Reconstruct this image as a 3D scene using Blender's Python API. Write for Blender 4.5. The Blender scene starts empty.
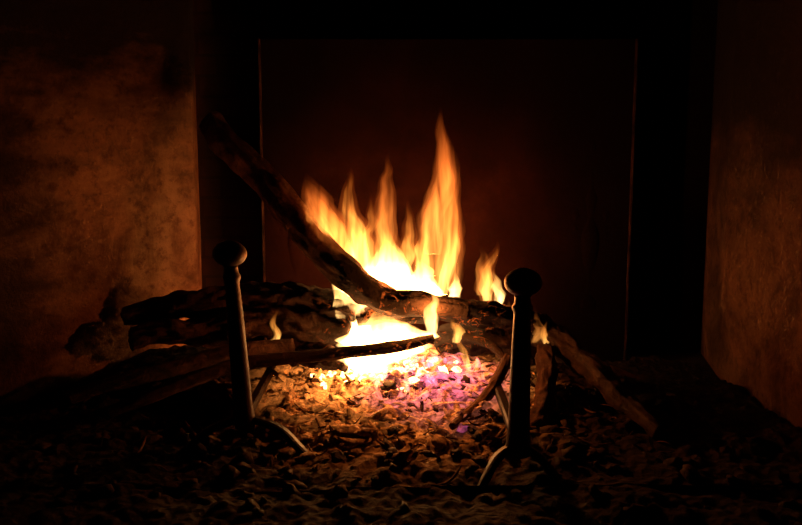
import bpy, bmesh, math, random
from mathutils import Vector, noise, Matrix
random.seed(7)
sc = bpy.context.scene
sc.view_settings.view_transform = 'Standard'
sc.view_settings.look = 'None'
COL = sc.collection

# ------------------------------------------------------------ helpers
def mat_new(name):
    m = bpy.data.materials.new(name); m.use_nodes = True
    nt = m.node_tree; nt.nodes.clear()
    return m, nt
def L(nt, a, b): nt.links.new(a, b)
def math_n(nt, op, a, b=None, clamp=False):
    n = nt.nodes.new('ShaderNodeMath'); n.operation = op; n.use_clamp = clamp
    for i, v in enumerate((a, b)):
        if v is None: continue
        if isinstance(v, (int, float)): n.inputs[i].default_value = v
        else: nt.links.new(v, n.inputs[i])
    return n.outputs[0]
def ramp(nt, fac, stops):
    r = nt.nodes.new('ShaderNodeValToRGB')
    el = r.color_ramp.elements
    while len(el) < len(stops): el.new(0.5)
    for e, (p, c) in zip(el, stops):
        e.position = p; e.color = (c[0], c[1], c[2], 1)
    nt.links.new(fac, r.inputs[0]); return r.outputs[0]
def maprange(nt, v, a, b, c, d):
    n = nt.nodes.new('ShaderNodeMapRange'); nt.links.new(v, n.inputs[0])
    for i, q in enumerate((a, b, c, d)): n.inputs[i+1].default_value = q
    return n.outputs[0]
def noise_n(nt, vec, scale, detail=6, rough=.6, dist=0):
    n = nt.nodes.new('ShaderNodeTexNoise'); nt.links.new(vec, n.inputs['Vector'])
    n.inputs['Scale'].default_value = scale; n.inputs['Detail'].default_value = detail
    n.inputs['Roughness'].default_value = rough; n.inputs['Distortion'].default_value = dist
    return n.outputs[0]
def mapping(nt, vec, s):
    n = nt.nodes.new('ShaderNodeMapping'); nt.links.new(vec, n.inputs[0]); n.inputs['Scale'].default_value = s
    return n.outputs[0]
def mixc(nt, f, a, b, mode='MIX'):
    n = nt.nodes.new('ShaderNodeMix'); n.data_type = 'RGBA'; n.blend_type = mode
    for i, v in ((0, f), (6, a), (7, b)):
        if isinstance(v, (int, float)): n.inputs[i].default_value = v
        elif isinstance(v, tuple): n.inputs[i].default_value = (*v, 1)
        else: nt.links.new(v, n.inputs[i])
    return n.outputs[2]
def finish(nt, color, rough=.9, bump=None, bstr=.5, bdist=.01, metal=0, emis=None, estr=None, spec=.2):
    p = nt.nodes.new('ShaderNodeBsdfPrincipled'); o = nt.nodes.new('ShaderNodeOutputMaterial')
    if isinstance(color, tuple): p.inputs['Base Color'].default_value = (*color, 1)
    else: nt.links.new(color, p.inputs['Base Color'])
    p.inputs['Roughness'].default_value = rough
    p.inputs['Metallic'].default_value = metal
    p.inputs['Specular IOR Level'].default_value = spec
    if bump is not None:
        b = nt.nodes.new('ShaderNodeBump'); b.inputs['Strength'].default_value = bstr
        b.inputs['Distance'].default_value = bdist
        nt.links.new(bump, b.inputs['Height']); nt.links.new(b.outputs[0], p.inputs['Normal'])
    if emis is not None:
        if isinstance(emis, tuple): p.inputs['Emission Color'].default_value = (*emis, 1)
        else: nt.links.new(emis, p.inputs['Emission Color'])
        if isinstance(estr, (int, float)): p.inputs['Emission Strength'].default_value = estr
        else: nt.links.new(estr, p.inputs['Emission Strength'])
    nt.links.new(p.outputs[0], o.inputs[0])
def pos(nt):
    return nt.nodes.new('ShaderNodeNewGeometry').outputs['Position']
def dist_to(nt, c, scale=(1, 1, 1)):
    s = nt.nodes.new('ShaderNodeVectorMath'); s.operation = 'SUBTRACT'
    nt.links.new(pos(nt), s.inputs[0]); s.inputs[1].default_value = c
    m = nt.nodes.new('ShaderNodeVectorMath'); m.operation = 'MULTIPLY'
    nt.links.new(s.outputs[0], m.inputs[0]); m.inputs[1].default_value = scale
    l = nt.nodes.new('ShaderNodeVectorMath'); l.operation = 'LENGTH'
    nt.links.new(m.outputs[0], l.inputs[0]); return l.outputs['Value']
def obj_from_bm(bm, name, mat, smooth=True, parent=None):
    me = bpy.data.meshes.new(name); bm.normal_update(); bm.to_mesh(me); bm.free()
    if smooth:
        for p in me.polygons: p.use_smooth = True
    me.materials.append(mat)
    o = bpy.data.objects.new(name, me); COL.objects.link(o)
    if parent: o.parent = parent
    return o
def empty(name):
    e = bpy.data.objects.new(name, None); COL.objects.link(e); return e
def catmull(pts, n):
    P = [Vector(p) for p in pts]; P = [P[0]*2-P[1]] + P + [P[-1]*2-P[-2]]
    out = []
    m = len(P)-3
    for k in range(n+1):
        t = k/n*m; i = min(int(t), m-1); u = t-i
        a, b, c, d = P[i:i+4]
        out.append(.5*((2*b)+(c-a)*u+(2*a-5*b+4*c-d)*u*u+(3*b-a-3*c+d)*u**3))
    return out

# ------------------------------------------------------------ materials
def plaster(name, base, dark, soot_lo, soot_hi, sx_lo, sx_hi):
    m, nt = mat_new(name); p = pos(nt)
    n1 = noise_n(nt, p, 5, 9, .68, .5); n2 = noise_n(nt, p, 34, 7, .72); n4 = noise_n(nt, p, 110, 4, .6)
    n3 = noise_n(nt, mapping(nt, p, (3, 3, 7)), 2.2, 7, .6)
    c = ramp(nt, n1, [(.34, dark), (.54, base), (.75, tuple(min(1, q*1.3) for q in base))])
    c = mixc(nt, maprange(nt, n2, .5, .64, 0, .75), c, dark)
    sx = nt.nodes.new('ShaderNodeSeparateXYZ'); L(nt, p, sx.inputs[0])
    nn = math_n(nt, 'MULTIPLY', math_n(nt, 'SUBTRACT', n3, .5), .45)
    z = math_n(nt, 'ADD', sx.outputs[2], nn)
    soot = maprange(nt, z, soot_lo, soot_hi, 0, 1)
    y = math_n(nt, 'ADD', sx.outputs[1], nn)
    light_falloff = maprange(nt, y, sx_lo, sx_hi, 0, .92)  # darker towards the opening: firelight falloff painted into the plaster colour
    c = mixc(nt, math_n(nt, 'MAXIMUM', soot, light_falloff), c, (.016, .007, .005))
    h = math_n(nt, 'ADD', math_n(nt, 'ADD', n1, math_n(nt, 'MULTIPLY', n2, .5)), math_n(nt, 'MULTIPLY', n4, .15))
    finish(nt, c, .95, h, .9, .018)
    return m
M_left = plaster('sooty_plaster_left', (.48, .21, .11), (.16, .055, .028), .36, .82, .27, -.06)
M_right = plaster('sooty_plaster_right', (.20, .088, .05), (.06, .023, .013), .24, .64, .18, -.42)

m, nt = mat_new('sooty_brick'); p = pos(nt)
sw = nt.nodes.new('ShaderNodeSeparateXYZ'); L(nt, p, sw.inputs[0])
cb = nt.nodes.new('ShaderNodeCombineXYZ'); L(nt, sw.outputs[0], cb.inputs[0]); L(nt, sw.outputs[2], cb.inputs[1])
br = nt.nodes.new('ShaderNodeTexBrick'); L(nt, cb.outputs[0], br.inputs[0])
br.inputs['Scale'].default_value = 4.5; br.inputs['Color1'].default_value = (.06, .022, .013, 1)
br.inputs['Color2'].default_value = (.045, .018, .011, 1); br.inputs['Mortar'].default_value = (.03, .013, .01, 1)
br.inputs['Mortar Size'].default_value = .02
n1 = noise_n(nt, p, 9)
sx = nt.nodes.new('ShaderNodeSeparateXYZ'); L(nt, p, sx.inputs[0])
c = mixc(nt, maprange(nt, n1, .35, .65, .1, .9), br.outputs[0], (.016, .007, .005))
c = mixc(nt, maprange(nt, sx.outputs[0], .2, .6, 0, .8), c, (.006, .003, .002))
finish(nt, c, .95, math_n(nt, 'ADD', n1, math_n(nt, 'MULTIPLY', br.outputs['Fac'], -.2)), .5, .01)
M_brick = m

m, nt = mat_new('hearth_stone'); p = pos(nt); n1 = noise_n(nt, p, 12, 8)
finish(nt, ramp(nt, n1, [(.3, (.02, .012, .01)), (.7, (.05, .03, .022))]), .9, n1, .5, .01); M_floor = m

m, nt = mat_new('cast_iron_fireback'); p = pos(nt)
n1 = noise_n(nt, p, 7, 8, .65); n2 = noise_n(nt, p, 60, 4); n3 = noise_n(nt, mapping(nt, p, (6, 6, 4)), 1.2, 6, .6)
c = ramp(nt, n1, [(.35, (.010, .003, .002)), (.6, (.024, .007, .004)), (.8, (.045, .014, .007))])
glow_fade = maprange(nt, math_n(nt, 'ADD', dist_to(nt, (.03, .36, .34), (1, 0, 1)), math_n(nt, 'MULTIPLY', math_n(nt, 'SUBTRACT', n3, .5), .3)), .14, .48, 0, .92)  # plate redder round the fire: flame glow painted into its colour
c = mixc(nt, glow_fade, c, (.004, .0015, .0012))
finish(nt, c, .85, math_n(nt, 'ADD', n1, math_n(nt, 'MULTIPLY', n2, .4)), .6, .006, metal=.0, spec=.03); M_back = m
m, nt = mat_new('fireback_edge_iron'); p = pos(nt); n1 = noise_n(nt, p, 20, 6, .7)
finish(nt, ramp(nt, n1, [(.4, (.01, .005, .004)), (.6, (.09, .042, .028))]), .5, n1, .4, .003, metal=.4, spec=.3); M_edge = m

def iron(name, a, b, sp):
    m, nt = mat_new(name); p = pos(nt)
    n1 = noise_n(nt, p, 45, 6, .65)
    finish(nt, ramp(nt, n1, [(.3, a), (.7, b)]), .5, n1, .45, .004, metal=.4, spec=sp); return m
M_iron = iron('wrought_iron', (.013, .005, .004), (.04, .016, .010), .3)
M_iron2 = iron('wrought_iron_dark', (.005, .002, .002), (.018, .007, .005), .12)  # darker iron for the feet and log rest bars

def ash_mat(name):
    m, nt = mat_new(name); p = pos(nt)
    n1 = noise_n(nt, p, 11, 8, .65, .5); n2 = noise_n(nt, p, 50, 8, .7)
    vo = nt.nodes.new('ShaderNodeTexVoronoi'); L(nt, p, vo.inputs[0]); vo.inputs['Scale'].default_value = 60
    c = ramp(nt, math_n(nt, 'ADD', math_n(nt, 'MULTIPLY', n1, .45), math_n(nt, 'MULTIPLY', n2, .55)),
             [(.36, (.06, .026, .015)), (.46, (.30, .16, .08)), (.56, (.64, .42, .24)), (.70, (.82, .62, .40))])
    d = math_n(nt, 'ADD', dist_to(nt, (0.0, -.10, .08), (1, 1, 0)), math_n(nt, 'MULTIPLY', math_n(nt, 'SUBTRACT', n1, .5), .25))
    fall = maprange(nt, d, .19, .40, 0, 1)  # ash darkens outwards: edge of the firelit area painted into the colour
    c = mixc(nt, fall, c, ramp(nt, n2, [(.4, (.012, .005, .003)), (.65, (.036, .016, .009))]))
    h = math_n(nt, 'ADD', n2, math_n(nt, 'MULTIPLY', vo.outputs['Distance'], .9))
    hot = maprange(nt, dist_to(nt, (-.01, -.03, .1), (.75, 1.0, 0)), .04, .29, 1, 0)
    n3 = noise_n(nt, p, 26, 6, .65, 1)
    glow = math_n(nt, 'MULTIPLY', maprange(nt, n3, .45, .66, 0, 1), math_n(nt, 'MULTIPLY', hot, hot))
    vio = maprange(nt, math_n(nt, 'ADD', dist_to(nt, (.085, -.07, .1), (.8, .65, 0)), math_n(nt, 'MULTIPLY', math_n(nt, 'SUBTRACT', n1, .5), .2)), .03, .16, 1, 0)
    ecol = mixc(nt, vio, (1, .26, .04), (.75, .12, .24))
    est = math_n(nt, 'MULTIPLY', glow, 6)
    n5 = noise_n(nt, p, 18, 6, .65, .8)
    est = math_n(nt, 'ADD', est, math_n(nt, 'MULTIPLY', math_n(nt, 'MULTIPLY', vio, maprange(nt, n5, .42, .66, 0, 1)), .30))
    finish(nt, c, .95, h, .9, .014, emis=ecol, estr=est)
    return m
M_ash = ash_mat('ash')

def bark(name, pale, deep, glowr=.16, gs=1.2):  # bark varies by noise between a deep and a paler tone
    m, nt = mat_new(name); p = pos(nt)
    n1 = noise_n(nt, p, 22, 8, .7, .6); n2 = noise_n(nt, p, 75, 5, .65)
    c = ramp(nt, math_n(nt, 'ADD', math_n(nt, 'MULTIPLY', n1, .6), math_n(nt, 'MULTIPLY', n2, .4)), [(.36, deep), (.62, pale)])
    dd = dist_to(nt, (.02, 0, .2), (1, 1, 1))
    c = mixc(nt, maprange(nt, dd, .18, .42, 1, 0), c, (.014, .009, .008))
    n3 = noise_n(nt, p, 40, 6, .7, 1.2)
    hot = maprange(nt, dd, .05, glowr, 1, 0)
    g = math_n(nt, 'MULTIPLY', math_n(nt, 'MULTIPLY', maprange(nt, n3, .56, .68, 0, 1), hot), gs)
    finish(nt, c, .9, math_n(nt, 'ADD', n1, math_n(nt, 'MULTIPLY', n2, .4)), .9, .012, emis=(1, .16, .02), estr=g)
    return m
M_bark = bark('bark', (.34, .15, .08), (.055, .022, .014))
M_char = bark('charred_bark', (.14, .06, .034), (.02, .010, .007), .22, 1.6)
M_dark = bark('burnt_bark', (.055, .026, .016), (.012, .007, .005))

def simple(name, c, rough=.9, e=None, s=0):
    m, nt = mat_new(name); p = pos(nt); n = noise_n(nt, p, 70, 5)
    col = ramp(nt, n, [(.3, tuple(q*.5 for q in c)), (.7, tuple(min(1, q*1.4) for q in c))])
    if e:
        finish(nt, col, rough, n, .8, .006, emis=e, estr=math_n(nt, 'MULTIPLY', maprange(nt, n, .38, .65, .1, 1.6), s))
    else: finish(nt, col, rough, n, .8, .006)
    return m
M_coal = simple('charcoal', (.035, .017, .011), .8)
M_chip = simple('wood_chips', (.09, .04, .02))
M_hot = simple('ember_white_hot', (.3, .1, .05), e=(1, .5, .16), s=9)
M_red = simple('ember_orange', (.2, .06, .03), e=(1, .2, .025), s=1.2)
M_purple = simple('ember_violet', (.3, .12, .14), e=(.75, .12, .30), s=.3)

# ------------------------------------------------------------ shell
def prism(name, footprint, z0, z1, mat):
    bm = bmesh.new()
    a = [bm.verts.new((x, y, z0)) for x, y in footprint]; b = [bm.verts.new((x, y, z1)) for x, y in footprint]
    n = len(a)
    bm.faces.new(a[::-1]); bm.faces.new(b)
    for i in range(n): bm.faces.new((a[i], a[(i+1) % n], b[(i+1) % n], b[i]))
    bmesh.ops.recalc_face_normals(bm, faces=bm.faces)
    o = obj_from_bm(bm, name, mat, False)
    bv = o.modifiers.new('b', 'BEVEL'); bv.width = .014; bv.segments = 3
    return o
prism('floor', [(-1.5, -1.2), (1.5, -1.2), (1.5, .75), (-1.5, .75)], -.1, 0, M_floor)
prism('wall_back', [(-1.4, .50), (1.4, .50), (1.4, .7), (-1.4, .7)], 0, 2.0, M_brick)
prism('wall_left', [(-.525, .30), (-1.00, -.22), (-1.25, -.22), (-1.25, .49), (-.56, .49)], 0, 2.0, M_left)
prism('wall_right', [(.803, .22), (.825, -.5), (1.25, -.5), (1.25, .49), (.85, .49)], 0, 2.0, M_right)

def box(bm, x0, x1, y0, y1, z0, z1):
    r = bmesh.ops.create_cube(bm, size=1)
    for v in r['verts']:
        v.co = Vector(((x0+x1)/2+v.co.x*(x1-x0), (y0+y1)/2+v.co.y*(y1-y0), (z0+z1)/2+v.co.z*(z1-z0)))
def lathe(bm, prof, c, seg=24, sy=1):
    rings = []
    for r, z in prof:
        rings.append([bm.verts.new((c[0]+r*math.cos(2*math.pi*i/seg), c[1]+sy*r*math.sin(2*math.pi*i/seg), c[2]+z)) for i in range(seg)])
    for a, b in zip(rings, rings[1:]):
        for i in range(seg): bm.faces.new((a[i], a[(i+1) % seg], b[(i+1) % seg], b[i]))
    bm.faces.new(rings[0][::-1]); bm.faces.new(rings[-1])
FB = empty('cast_iron_fireback')
bm = bmesh.new()
FX0, FX1, FY, FZ = -.365, .605, .36, .86
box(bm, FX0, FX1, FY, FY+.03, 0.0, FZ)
urn = [(.022, 0), (.022, .02), (.008, .035), (.008, .09), (.018, .12), (.026, .17), (.024, .20), (.010, .24), (.013, .27), (.018, .29),
       (.009, .32), (.007, .40), (.011, .42), (.006, .45), (.002, .48)]
for ux in (-.275, .50):
    lathe(bm, urn, (ux, FY+.002, .16), 20, .3)
    for s in (-1, 1):
        lathe(bm, [(.002, 0), (.009, .01), (.005, .03), (.012, .05), (.003, .08)], (ux+s*.04, FY+.002, .36), 12, .35)
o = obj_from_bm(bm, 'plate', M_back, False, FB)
bm = bmesh.new()
w = .005
box(bm, FX0, FX0+w, FY-.010, FY-.001, 0, FZ); box(bm, FX1-w, FX1, FY-.010, FY-.001, 0, FZ)
obj_from_bm(bm, 'side_rims', M_edge, False, FB)

# ------------------------------------------------------------ ash bed
def H(x, y):
    h = .012 + .085*math.exp(-((x+.02)/.40)**2-((y-.08)/.27)**2)
    h += .075*math.exp(-((x+.55)/.22)**2-((y-.12)/.2)**2)
    h += .02*math.exp(-((x-.35)/.3)**2-((y+.1)/.3)**2)
    v = Vector((x, y, 0))
    k = noise.fractal(v*7, .9, 2.1, 4)
    k2 = noise.noise(v*30)*.7+noise.noise(v*65+Vector((5, 2, 1)))*.4+abs(noise.noise(v*19+Vector((1, 7, 3))))*.9
    return max(.003, h+.014*k+.0115*k2)
ashbed = empty('ash_bed')
bm = bmesh.new()
nx, ny = 420, 300
def wallx(y):
    return -.525-(.30-y)*.475/.52 if y < .30 else -.535
rows = []
for j in range(ny+1):
    y = -.85+(.345+.85)*j/ny
    x0 = max(-1.15, wallx(y)+.002) if y > -.22 else -1.15
    x1 = .80 if y > .22 else (.803+(.22-y)*.022/.72-.003 if y > -.5 else 1.1)
    rows.append([bm.verts.new((x0+(x1-x0)*i/nx, y, H(x0+(x1-x0)*i/nx, y))) for i in range(nx+1)])
for j in range(ny):
    for i in range(nx): bm.faces.new((rows[j][i], rows[j][i+1], rows[j+1][i+1], rows[j+1][i]))
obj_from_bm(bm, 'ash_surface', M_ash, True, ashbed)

def rotm():
    return Matrix.Rotation(random.uniform(0, 6.28), 3, 'Z') @ Matrix.Rotation(random.uniform(-.6, .6), 3, 'X') @ Matrix.Rotation(random.uniform(-.6, .6), 3, 'Y')
def chunk(bm, c, s, sub=1):
    r = bmesh.ops.create_icosphere(bm, subdivisions=sub, radius=1)
    R = rotm(); off = Vector((random.random()*99, 0, 0))
    for v in r['verts']:
        q = v.co*(1+.8*noise.noise(v.co*1.6+off)); q = Vector((q.x*s[0], q.y*s[1], q.z*s[2]))
        v.co = R @ q + Vector(c)
def scatter(name, mat, n, gen, size, flat=.6, sub=1, sink=.3, smooth=False):
    bm = bmesh.new()
    for _ in range(n):
        x, y = gen(); a = random.uniform(*size)
        s = (a, a*random.uniform(.4, .85), a*flat*random.uniform(.6, 1.1))
        chunk(bm, (x, y, H(x, y)+s[2]*sink), s, sub)
    return obj_from_bm(bm, name, mat, smooth, ashbed)
def g(cx, cy, sx, sy):
    def f():
        while True:
            x, y = random.gauss(cx, sx), random.gauss(cy, sy)
            if -.70 < x < .70 and -.62 < y < .32 and x > wallx(y)+.05: return x, y
    return f
scatter('charcoal_pieces', M_coal, 190, g(0, -.25, .42, .2), (.006, .026), .6, 2, .1, True)
scatter('ash_lumps', M_ash, 260, g(.0, -.12, .18, .11), (.008, .034), .4, 2, 0, True)
scatter('ash_flakes', M_ash, 1700, g(.0, -.12, .18, .11), (.003, .011), .4)
scatter('orange_embers', M_red, 190, g(0.0, -.04, .14, .07), (.003, .008), .6)
scatter('violet_embers', M_purple, 50, g(.10, -.06, .05, .07), (.005, .014), .6, sink=.2)
scatter('white_hot_embers', M_hot, 110, g(-.035, -.03, .065, .028), (.008, .018), .7, sink=.7)

def leaves(name, mat, n, gen, lr, wr):
    bm = bmesh.new()
    for _ in range(n):
        x, y = gen(); l = random.uniform(*lr); wd = random.uniform(*wr)
        R = Matrix.Rotation(random.uniform(0, 6.28), 3, 'Z') @ Matrix.Rotation(random.uniform(-.5, .5), 3, 'Y') @ Matrix.Rotation(random.uniform(-.5, .5), 3, 'X')
        cu = random.uniform(-.5, .5); base = Vector((x, y, H(x, y)+.006)); th = .0012
        grid = []
        for i in range(6):
            u = i/5*2-1; ww = wd*math.sqrt(max(.03, 1-u*u*.9)); row = []
            for sgn, tz in ((-1, 0), (0, .35*wd), (1, 0)):
                row.append((Vector((u*l, sgn*ww, tz+cu*l*u*u)), Vector((u*l, sgn*ww, tz+cu*l*u*u-th))))
            grid.append(row)
        T = [[bm.verts.new(R @ a+base) for a, b in r] for r in grid]; B = [[bm.verts.new(R @ b+base) for a, b in r] for r in grid]
        for i in range(5):
            for j in range(2):
                bm.faces.new((T[i][j], T[i+1][j], T[i+1][j+1], T[i][j+1])); bm.faces.new((B[i][j], B[i][j+1], B[i+1][j+1], B[i+1][j]))
            bm.faces.new((T[i][0], B[i][0], B[i+1][0], T[i+1][0])); bm.faces.new((T[i][2], T[i+1][2], B[i+1][2], B[i][2]))
        for i in (0, 5):
            for j in range(2): bm.faces.new((T[i][j], T[i][j+1], B[i][j+1], B[i][j]))
    bmesh.ops.recalc_face_normals(bm, faces=bm.faces)
    return obj_from_bm(bm, name, mat, True, ashbed)
leaves('curled_ash', M_ash, 300, g(.01, -.12, .17, .10), (.012, .036), (.004, .012))
leaves('bark_scraps', M_chip, 110, g(.05, -.22, .27, .12), (.012, .038), (.002, .005))

# ------------------------------------------------------------ wood
def log(name, pts, radii, mat, seed=0, n=70, seg=28, rough=.16, parent=None, wob=.35):
    path = catmull(pts, n); bm = bmesh.new(); rings = []
    rr = catmull([(r, 0, 0) for r in radii], n)
    up = Vector((0, 0, 1)); off = Vector((seed*13.7, seed*3.1, 0))
    for k, c in enumerate(path):
        t = (path[min(k+1, n)]-path[max(k-1, 0)]).normalized()
        a = t.cross(up).normalized(); b = a.cross(t).normalized(); r = rr[k].x
        c = c+(a*noise.noise(Vector((k*.055, seed, 0)))+b*noise.noise(Vector((k*.055, seed, 9))))*r*wob
        ring = []
        for i in range(seg):
            th = 2*math.pi*i/seg
            dirv = a*math.cos(th)+b*math.sin(th)
            q = Vector((math.cos(th)*2.6, math.sin(th)*2.6, k*.07))+off
            f = 1+rough*noise.noise(q)+rough*1.0*noise.noise(q*2.7+Vector((0, 0, 5)))
            ring.append(bm.verts.new(c+dirv*r*f))
        rings.append(ring)
    for a, b in zip(rings, rings[1:]):
        for i in range(seg): bm.faces.new((a[i], a[(i+1) % seg], b[(i+1) % seg], b[i]))
    for ring, s in ((rings[0], -1), (rings[-1], 1)):
        cc = sum((v.co for v in ring), Vector())/seg
        tdir = (path[1]-path[0] if s < 0 else path[-1]-path[-2]).normalized()*s
        prev = ring
        for f in (.7, .35):
            new = []
            for v in prev:
                p0 = cc+(v.co-cc)*(f if prev is ring else .5)
                new.append(bm.verts.new(p0+tdir*(.08+.25*noise.noise(p0*60))*(v.co-cc).length*.8))
            for i in range(seg):
                bm.faces.new((prev[i], prev[(i+1) % seg], new[(i+1) % seg], new[i]))
            prev = new
        bm.faces.new(prev)
    bmesh.ops.recalc_face_normals(bm, faces=bm.faces)
    return obj_from_bm(bm, name, mat, True, parent)

log('leaning_log', [(-.462, .21, .652), (-.39, .17, .575), (-.29, .115, .470), (-.20, .065, .378), (-.125, .02, .300), (-.04, -.02, .258), (.05, -.04, .243), (.15, -.04, .232)],
    [.030, .034, .034, .034, .035, .03, .026, .020], M_bark, 1, 110, rough=.2, wob=.3)
log('charred_log', [(-.655, .10, .19), (-.5, .09, .222), (-.34, .08, .237), (-.2, .06, .235), (-.10, .04, .215)], [.020, .031, .033, .031, .026], M_char, 2, 90, rough=.4)
log('charred_log', [(-.62, .03, .15), (-.45, .04, .175), (-.28, .04, .19), (-.12, .03, .165)], [.022, .03, .036, .03], M_char, 3, 80, rough=.4)
log('charred_log', [(-.10, .03, .20), (.06, .02, .222), (.20, .01, .212), (.33, .03, .185)], [.016, .024, .026, .022], M_char, 4, 80, rough=.4)
log('thin_branch', [(-.60, -.22, .055), (-.44, -.17, .11), (-.30, -.13, .14), (-.15, -.11, .150), (.0, -.10, .168), (.07, -.09, .182)], [.012, .015, .014, .013, .012, .008], M_char, 5, 80)
log('thin_branch', [(-.72, -.10, .05), (-.55, -.08, .10), (-.38, -.05, .135), (-.24, -.02, .15)], [.014, .018, .02, .016], M_char, 6, 60)
log('split_log', [(.33, .07, .18), (.385, -.05, .135), (.44, -.17, .09), (.505, -.29, .04)], [.02, .024, .022, .014], M_dark, 7, 80, rough=.4)
log('thin_branch', [(.20, .13, .16), (.33, .02, .145), (.42, -.10, .10), (.50, -.24, .045)], [.014, .016, .015, .012], M_dark, 8, 60)
log('split_log', [(.325, -.02, .14), (.305, -.15, .08), (.275, -.25, .035)], [.018, .022, .018], M_char, 9, 50, rough=.3)
log('thin_branch', [(.235, -.06, .13), (.18, -.16, .075), (.10, -.27, .045)], [.012, .012, .007], M_bark, 10, 50)
log('thin_branch', [(.14, .0, .165), (.20, -.03, .15), (.24, -.08, .115)], [.008, .009, .007], M_char, 11, 40)
log('log_stub', [(-.42, -.08, .06), (-.37, -.14, .062), (-.33, -.2, .05)], [.026, .032, .026], M_char, 12, 40, rough=.4)
log('log_stub', [(-.315, -.255, .018), (-.27, -.265, .026), (-.21, -.275, .02)], [.02, .03, .022], M_char, 13, 40, rough=.5)
log('log_stub', [(-.26, .01, .12), (-.19, -.02, .125), (-.12, -.04, .115)], [.018, .026, .02], M_char, 14, 40, rough=.5)
log('log_stub', [(.09, .10, .13), (.17, .06, .15), (.27, .05, .13)], [.026, .034, .026], M_char, 15, 40, rough=.45)
log('log_stub', [(.42, .10, .05), (.49, .10, .055), (.56, .09, .04)], [.012, .015, .010], M_bark, 16, 30, rough=.3)

# ------------------------------------------------------------ andirons
def bar(bm, pts, w, h, n=24):
    path = catmull(pts, n); rings = []
    for k, c in enumerate(path):
        t = (path[min(k+1, n)]-path[max(k-1, 0)]).normalized()
        ref = Vector((0, 1, 0)) if abs(t.y) < .8 else Vector((1, 0, 0))
        b = t.cross(ref).normalized(); a = b.cross(t).normalized()
        ring = []
        for sx, sz in ((-1, -.6), (-.6, -1), (.6, -1), (1, -.6), (1, .6), (.6, 1), (-.6, 1), (-1, .6)):
            ring.append(bm.verts.new(c+a*sx*w+b*sz*h))
        rings.append(ring)
    for a, b in zip(rings, rings[1:]):
        for i in range(8): bm.faces.new((a[i], a[(i+1) % 8], b[(i+1) % 8], b[i]))
    bm.faces.new(rings[0][::-1]); bm.faces.new(rings[-1])
def andiron(x, y, h, lean, footw, fat=1.0):
    e = empty('andiron'); e.location = (x, y, 0)
    kr = .0315
    hh = h-.07
    bm = bmesh.new()
    prof = [(.021, 0), (.023, .01), (.021, .03), (.019, .05), (.0185, hh*.35), (.0165, hh*.7), (.0145, hh-.036), (.015, hh-.03), (.017, hh-.026), (.018, hh-.02), (.0145, hh-.014), (.0135, hh-.004),
            (.015, hh)]
    prof = [(r*fat, z) for r, z in prof]
    for i in range(1, 15):
        a = -math.pi/2+math.pi*i/15
        prof.append((kr*math.cos(a)*1.03 if i < 14 else .008, hh+.022+kr*.78*math.sin(a)))
    prof.append((.004, hh+.022+kr*.79))
    lathe(bm, prof, (0, 0, .055), 28)
    for v in bm.verts: v.co.x -= lean*(v.co.z)
    bmesh.ops.recalc_face_normals(bm, faces=bm.faces)
    obj_from_bm(bm, 'post_with_knob', M_iron, True, e)
    bm = bmesh.new()
    bar(bm, [(-footw, -.045, .006), (-footw*.82, -.035, .028), (-footw*.5, -.012, .056), (0, 0, .070), (footw*.5, -.012, .056), (footw*.82, -.035, .028), (footw, -.045, .006)], .011, .007, 40)
    bmesh.ops.recalc_face_normals(bm, faces=bm.faces)
    obj_from_bm(bm, 'arched_feet', M_iron2, False, e)
    bm = bmesh.new()
    bar(bm, [(0, .0, .075), (0, .15, .08), (0, .33, .082), (0, .40, .08), (0, .43, .05), (0, .44, .003)], .009, .009, 36)
    bmesh.ops.recalc_face_normals(bm, faces=bm.faces)
    obj_from_bm(bm, 'log_rest_bar', M_iron2, False, e)
andiron(-.298, -.30, .385, .06, .125, .95)
andiron(.205, -.45, .355, -.01, .07, 1.0)

# ------------------------------------------------------------ flames
def flame_mat(name, S, stops, power, contrast, rate=.3):
    m, nt = mat_new(name)
    tc = nt.nodes.new('ShaderNodeTexCoord'); sx = nt.nodes.new('ShaderNodeSeparateXYZ')
    L(nt, tc.outputs['Object'], sx.inputs[0]); z = sx.outputs[2]
    n1 = noise_n(nt, mapping(nt, pos(nt), (60, 60, 9)), 1, 2, .5, .5)
    st = maprange(nt, n1, .36, .66, 1-contrast, 1+contrast*1.2)
    f = math_n(nt, 'POWER', math_n(nt, 'SUBTRACT', 1.02, z, True), power)
    e = nt.nodes.new('ShaderNodeEmission'); L(nt, ramp(nt, z, stops), e.inputs[0])
    L(nt, math_n(nt, 'MULTIPLY', math_n(nt, 'MULTIPLY', f, st), S), e.inputs[1])
    o = nt.nodes.new('ShaderNodeOutputMaterial'); L(nt, e.outputs[0], o.inputs['Volume'])
    try: m.cycles.volume_step_rate = rate
    except Exception: pass
    return m
F_core = flame_mat('flame_core', 230, [(0, (1, .58, .2)), (.6, (1, .48, .12)), (1, (1, .32, .05))], .8, .5)
F_tongue = flame_mat('flame_tongue', 110, [(0, (1, .50, .12)), (.45, (1, .36, .055)), (1, (1, .22, .02))], 1.2, .8)
F_wisp = flame_mat('flame_wisp', 22, [(0, (1, .38, .07)), (.5, (1, .28, .04)), (1, (1, .18, .02))], .8, .85)
F_soft = flame_mat('flame_soft', 8, [(0, (1, .28, .045)), (.5, (1, .19, .025)), (1, (1, .13, .012))], .7, .6, .45)
fire = empty('fire_flames')
cnt = [0]
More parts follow.
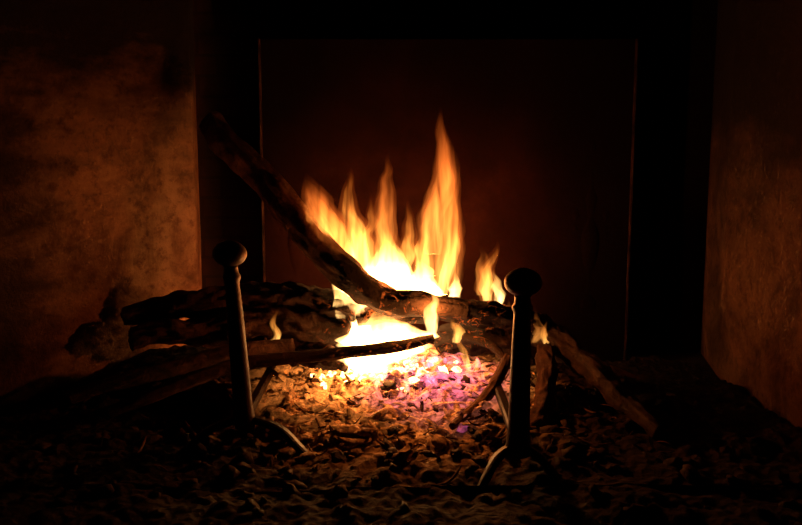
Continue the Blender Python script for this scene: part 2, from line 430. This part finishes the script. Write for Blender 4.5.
def flame(pts, radii, mat, name='flame_tongue', sy=.8, n=40, seg=24, rag=.6, sd=None):
    if sd is None:
        cnt[0] += 1; sd = cnt[0]*7.3
        if mat in (F_tongue, F_wisp) and pts[-1][2]-pts[0][2] > .12:
            top = (pts[-1][0], pts[-1][1], pts[-1][2]+.014)
            flame(list(pts[:-1])+[top], [r*1.7 for r in radii[:-1]]+[radii[-1]], F_soft, 'flame_fringe', 1.0, 32, 20, rag*.8, sd)
    base = Vector(pts[0]); hgt = pts[-1][2]-pts[0][2]
    if mat is F_wisp: radii = [r*1.15 for r in radii]
    path = catmull(pts, n); rr = catmull([(r, 0, 0) for r in radii], n)
    bm = bmesh.new(); rings = []
    for k, c in enumerate(path):
        ring = []; t = k/n
        r = max(rr[k].x, .0004)
        wob = Vector((noise.noise(Vector((sd, t*5, 0))), noise.noise(Vector((sd, t*5, 7))), 0))*.02*t*min(1, hgt/.2)
        for i in range(seg):
            th = 2*math.pi*i/seg
            f = 1+rag*noise.noise(Vector((math.cos(th)*1.7+sd, math.sin(th)*1.7, t*3)))+rag*.6*noise.noise(Vector((math.cos(th)*4, math.sin(th)*4+sd, t*6)))
            q = c+wob+Vector((math.cos(th)*r*f, math.sin(th)*r*f*sy, 0))
            ring.append(bm.verts.new((q-base)/hgt))
        rings.append(ring)
    for a, b in zip(rings, rings[1:]):
        for i in range(seg): bm.faces.new((a[i], a[(i+1) % seg], b[(i+1) % seg], b[i]))
    bm.faces.new(rings[0][::-1]); bm.faces.new(rings[-1])
    bmesh.ops.recalc_face_normals(bm, faces=bm.faces)
    o = obj_from_bm(bm, name, mat, True, fire)
    o.location = base; o.scale = (hgt,)*3
flame([(-.04, .07, .225), (-.035, .07, .26), (-.03, .07, .31), (-.02, .07, .38)], [.055, .078, .05, .003], F_core, 'flame_core')
flame([(.05, .07, .225), (.05, .07, .26), (.05, .07, .30), (.04, .07, .335)], [.035, .042, .025, .003], F_core, 'flame_core')
flame([(-.085, .05, .12), (-.11, .04, .20), (-.125, .04, .28), (-.125, .05, .40)], [.02, .033, .026, .003], F_core, 'flame_core')
flame([(-.045, .0, .115), (-.04, -.0, .15), (-.035, .0, .18), (-.03, .01, .235)], [.06, .10, .08, .015], F_core, 'flame_core', .5)
flame([(-.07, -.06, .10), (-.07, -.06, .125), (-.065, -.06, .15), (-.06, -.06, .178)], [.03, .062, .042, .003], F_core, 'flame_core', .6)
T = F_tongue; W = F_wisp
flame([(-.09, .06, .25), (-.13, .06, .34), (-.155, .06, .42), (-.20, .06, .49)], [.02, .028, .023, .002], T)
flame([(-.14, .07, .34), (-.165, .07, .40), (-.19, .07, .46), (-.218, .07, .515)], [.012, .028, .022, .002], W)
flame([(-.16, .05, .38), (-.19, .05, .42), (-.205, .05, .45), (-.215, .05, .485)], [.01, .018, .012, .002], W)
flame([(-.09, .07, .28), (-.10, .07, .37), (-.122, .07, .45), (-.115, .07, .53)], [.02, .024, .015, .002], T)
flame([(-.075, .06, .28), (-.085, .06, .36), (-.07, .06, .41), (-.072, .06, .475)], [.015, .018, .010, .002], T)
flame([(-.03, .07, .27), (-.03, .07, .35), (-.04, .07, .41), (-.03, .07, .49)], [.02, .023, .013, .002], T)
flame([(-.04, .08, .32), (-.038, .08, .42), (-.035, .08, .5), (-.026, .08, .56)], [.015, .018, .011, .002], W)
flame([(-.005, .05, .27), (.012, .05, .34), (.022, .05, .40), (.014, .05, .46)], [.015, .017, .011, .002], T)
flame([(.04, .07, .26), (.05, .07, .34), (.055, .07, .40), (.066, .07, .47)], [.018, .017, .010, .002], T)
flame([(.065, .08, .29), (.075, .08, .42), (.10, .08, .52), (.085, .08, .65)], [.016, .020, .018, .002], W)
flame([(.07, .09, .34), (.085, .09, .46), (.10, .09, .56), (.088, .09, .665)], [.013, .018, .015, .002], W)
flame([(.085, .08, .25), (.105, .08, .37), (.112, .08, .48), (.10, .08, .60)], [.014, .020, .016, .002], W)
flame([(.095, .06, .25), (.11, .06, .33), (.118, .06, .42), (.112, .06, .53)], [.012, .016, .012, .002], T)
flame([(.12, .07, .26), (.122, .07, .32), (.128, .07, .40), (.122, .07, .50)], [.008, .014, .010, .002], W)
flame([(.066, -.09, .185), (.064, -.09, .225), (.071, -.09, .26), (.068, -.09, .30)], [.008, .013, .009, .001], F_core)
flame([(.12, .06, .24), (.125, .06, .26), (.128, .06, .28), (.125, .06, .305)], [.012, .016, .009, .001], F_core)
flame([(.20, .05, .235), (.195, .05, .27), (.20, .05, .31), (.215, .05, .365)], [.010, .015, .012, .001], T)
flame([(.185, .05, .25), (.188, .05, .29), (.185, .05, .33), (.195, .05, .37)], [.008, .012, .010, .001], W)
flame([(.225, .05, .225), (.228, .05, .25), (.218, .05, .28), (.212, .05, .31)], [.008, .012, .009, .001], F_core)
flame([(.25, .03, .19), (.255, .03, .205), (.25, .03, .22), (.245, .03, .245)], [.006, .01, .007, .001], T)
flame([(.30, -.0, .15), (.315, -.0, .17), (.31, -.0, .195), (.30, .0, .23)], [.006, .012, .008, .001], W)
flame([(.335, -.0, .14), (.325, -.0, .16), (.322, -.0, .175), (.328, .0, .20)], [.006, .01, .006, .001], T)
flame([(.148, -.08, .105), (.14, -.08, .135), (.13, -.08, .165), (.118, -.08, .20)], [.006, .008, .006, .001], T)
flame([(.125, .0, .15), (.13, .0, .175), (.12, .0, .195), (.115, .0, .22)], [.008, .012, .008, .001], T)
flame([(-.29, -.02, .145), (-.275, -.02, .17), (-.285, -.02, .20), (-.272, -.02, .235)], [.008, .008, .006, .001], T)
flame([(-.30, -.03, .13), (-.295, -.03, .142), (-.29, -.03, .152), (-.285, -.03, .168)], [.01, .016, .012, .001], F_core)

# ------------------------------------------------------------ light of the fire
def pt(name, loc, W, r, col=(1, .175, .028)):
    l = bpy.data.lights.new(name, 'POINT'); l.energy = W; l.shadow_soft_size = r; l.color = col
    o = bpy.data.objects.new(name, l); o.location = loc; COL.objects.link(o); o.parent = fire
pt('flame_light', (-.03, .06, .30), 7.0, .02)
pt('flame_light_low', (-.04, -.005, .17), 1.0, .012, (1, .28, .06))
pt('flame_light_front', (-.067, -.06, .148), 1.8, .012, (1, .30, .06))
pt('flame_light_tongue', (.068, -.09, .245), 3.2, .005, (1, .26, .045))
pt('flame_light_side', (.222, .05, .255), .4, .005)

w = bpy.data.worlds.new('world'); sc.world = w; w.use_nodes = True
w.node_tree.nodes['Background'].inputs[0].default_value = (.02, .004, .002, 1)
w.node_tree.nodes['Background'].inputs[1].default_value = .08

cam = bpy.data.cameras.new('camera'); cam.sensor_width = 36; cam.lens = 38.6
co = bpy.data.objects.new('camera', cam); COL.objects.link(co)
co.location = (0, -1.9, .6); co.rotation_euler = (math.radians(82), 0, 0)
cam.clip_start = .01
sc.camera = co
